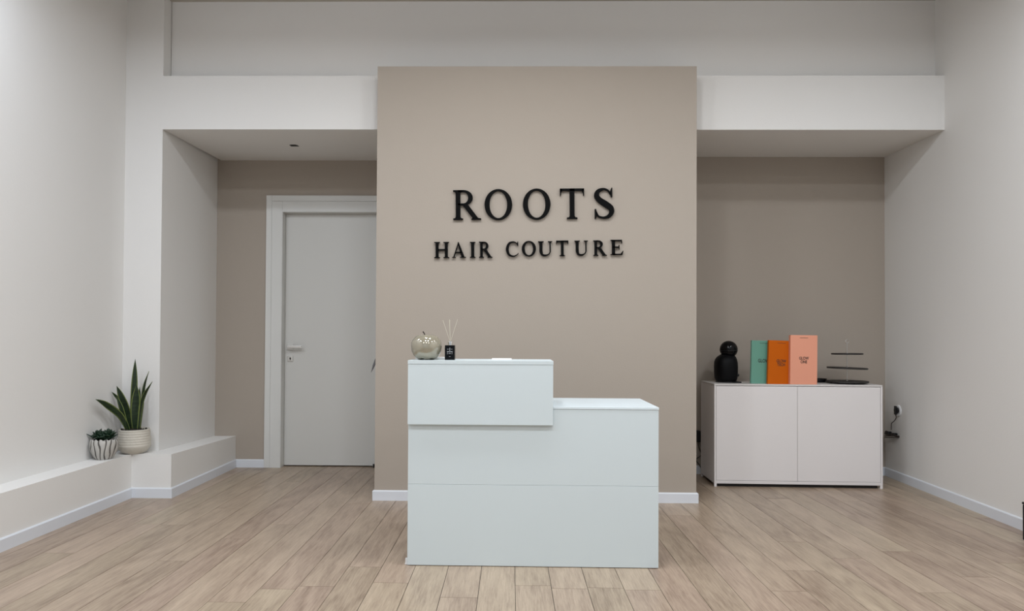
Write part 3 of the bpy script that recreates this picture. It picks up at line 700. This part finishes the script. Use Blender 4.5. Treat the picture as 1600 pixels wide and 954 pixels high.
for (pts, w_, tw, fc) in [
    (L3((-2.590, 4.635, 0.452), (-2.587, 4.635, 0.60), (-2.578, 4.63, 0.78), (-2.575, 4.63, 0.938)), 0.021, 0.5, (0.1, -1, 0)),
    (L3((-2.598, 4.620, 0.452), (-2.610, 4.60, 0.58), (-2.638, 4.58, 0.68), (-2.668, 4.575, 0.755)), 0.026, -0.3, (0.2, -1, 0)),
    (L3((-2.600, 4.600, 0.452), (-2.622, 4.54, 0.56), (-2.655, 4.44, 0.64), (-2.655, 4.32, 0.688)), 0.022, 0.25, (0.5, -1, 0.3)),
    (L3((-2.610, 4.640, 0.452), (-2.635, 4.65, 0.58), (-2.690, 4.63, 0.665), (-2.718, 4.60, 0.715)), 0.012, 0.3, (0.5, -1, 0)),
    (L3((-2.560, 4.610, 0.452), (-2.557, 4.60, 0.56), (-2.548, 4.595, 0.66), (-2.540, 4.59, 0.766)), 0.033, 0.1, (0.0, -1, 0)),
    (L3((-2.548, 4.645, 0.452), (-2.540, 4.66, 0.62), (-2.532, 4.67, 0.75), (-2.500, 4.67, 0.852)), 0.013, 0.9, (0.8, -1, 0)),
    (L3((-2.536, 4.615, 0.452), (-2.524, 4.61, 0.60), (-2.492, 4.605, 0.70), (-2.438, 4.60, 0.786)), 0.0145, 0.7, (0.7, -1, 0)),
    (L3((-2.575, 4.650, 0.452), (-2.570, 4.655, 0.56), (-2.562, 4.66, 0.66), (-2.558, 4.66, 0.745)), 0.012, 0.3, (0.4, -1, 0)),
    (L3((-2.590, 4.595, 0.452), (-2.612, 4.57, 0.54), (-2.628, 4.555, 0.62), (-2.655, 4.55, 0.69)), 0.015, 0.2, (0.1, -1, 0))]:
    obj('leaf', blade(pts, w_, tw, fc), SNAKE, sp, smooth=True)

sc = thing('succulent_plant', 'small dark green succulent in a grey-white striped tulip pot on the ledge', 'potted plant', (-2.641, 4.395, ZL + 0.0004))
b = bmesh.new(); lay = b.loops.layers.float_color.new('groove'); n = 180; rings = []; NR = 15
prof = [(0.044, 0.0, 0), (0.048, 0.003, .3), (0.059, 0.018, 1), (0.069, 0.036, 1), (0.077, 0.055, 1), (0.0815, 0.073, 1), (0.082, 0.090, 1), (0.083, 0.104, 1), (0.081, 0.117, 1), (0.077, 0.127, 1), (0.073, 0.131, .6), (0.070, 0.127, 0), (0.067, 0.112, 0)]
def gro(a, z):
    g1 = abs(math.sin(NR * a / 2 + 0.9 + 0.55 * math.sin(z * 48 + 2.0 * math.sin(3 * a))))       # 0 at a groove
    return max(0, 1 - g1 / 0.62)
vals = []
for (r, z, k) in prof:
    ring = []; vv = []
    for i in range(n):
        a = 2 * math.pi * i / n; g = gro(a, z) * (1 if k > 0 else 0); vv.append(g if k > 0 else 0)
        zz = z + (0.004 * math.cos(NR * a + 0.5) if z > 0.12 else 0)
        ring.append(b.verts.new(((r - 0.0035 * k * g) * math.cos(a), (r - 0.0035 * k * g) * math.sin(a), zz)))
    rings.append(ring); vals.append(vv)
for i in range(len(rings) - 1):
    for k in range(n):
        j = (k + 1) % n; f = b.faces.new([rings[i][k], rings[i][j], rings[i + 1][j], rings[i + 1][k]])
        for l, v in zip(f.loops, (vals[i][k], vals[i][j], vals[i + 1][j], vals[i + 1][k])): l[lay] = (v, v, v, 1)
b.faces.new(rings[0][::-1])
obj('pot', b, RIBPOT, sc, smooth=True)
obj('soil', lathe(bmesh.new(), [(0.0665, 0.111), (0.06, 0.120), (0.001, 0.122)], 36), SOIL, sc)
def fat_leaf(base, tip, w_, th):
    b = bmesh.new(); d = tip - base; up = Vector((0, 0, 1)); s = d.cross(up).normalized() if d.cross(up).length > 1e-4 else Vector((1, 0, 0)); f = s.cross(d).normalized(); rows = []
    for i in range(9):
        t = i / 8; r = w_ * max(0.04, (0.45 + 0.95 * t - 1.38 * t ** 5)); c = base + d * t + f * 0.006 * math.sin(t * 2.6)
        rows.append([b.verts.new(c + s * r * math.cos(a) + f * r * th * math.sin(a)) for a in [2 * math.pi * k / 10 for k in range(10)]])
    for r0, r1 in zip(rows, rows[1:]):
        for k in range(10): j = (k + 1) % 10; b.faces.new([r0[k], r0[j], r1[j], r1[k]])
    b.faces.new(rows[0][::-1]); b.faces.new(rows[-1]); return b
rr = random.Random(8)
for (cx, cy, cz, sc_, nn) in [(-0.026, -0.012, 0.122, 1.25, 20), (0.034, -0.006, 0.124, 1.2, 18), (0.002, 0.028, 0.124, 1.0, 12), (0.006, -0.034, 0.118, 0.9, 10)]:
    for i in range(nn):
        a = i * 2.4 + cx * 50; lv = i / nn; el = 0.35 + 1.1 * lv
        ln = (0.052 - 0.012 * lv) * sc_ * rr.uniform(0.85, 1.12)
        zc_ = cz + 0.003 + 0.020 * lv
        base = Vector((cx + 0.006 * math.cos(a), cy + 0.006 * math.sin(a), zc_))
        tip = base + Vector((math.cos(a) * math.cos(el), math.sin(a) * math.cos(el), math.sin(el))) * ln
        obj('leaf', fat_leaf(base, tip, 0.0125 * sc_, 0.45), SUCC, sc, smooth=True)
obj('leaf', fat_leaf(Vector((-0.045, -0.022, 0.124)), Vector((-0.090, -0.050, 0.166)), 0.007, 0.5), SUCC, sc, smooth=True)
obj('leaf', fat_leaf(Vector((0.035, 0.0, 0.130)), Vector((0.088, -0.008, 0.172)), 0.007, 0.5), SUCC, sc, smooth=True)
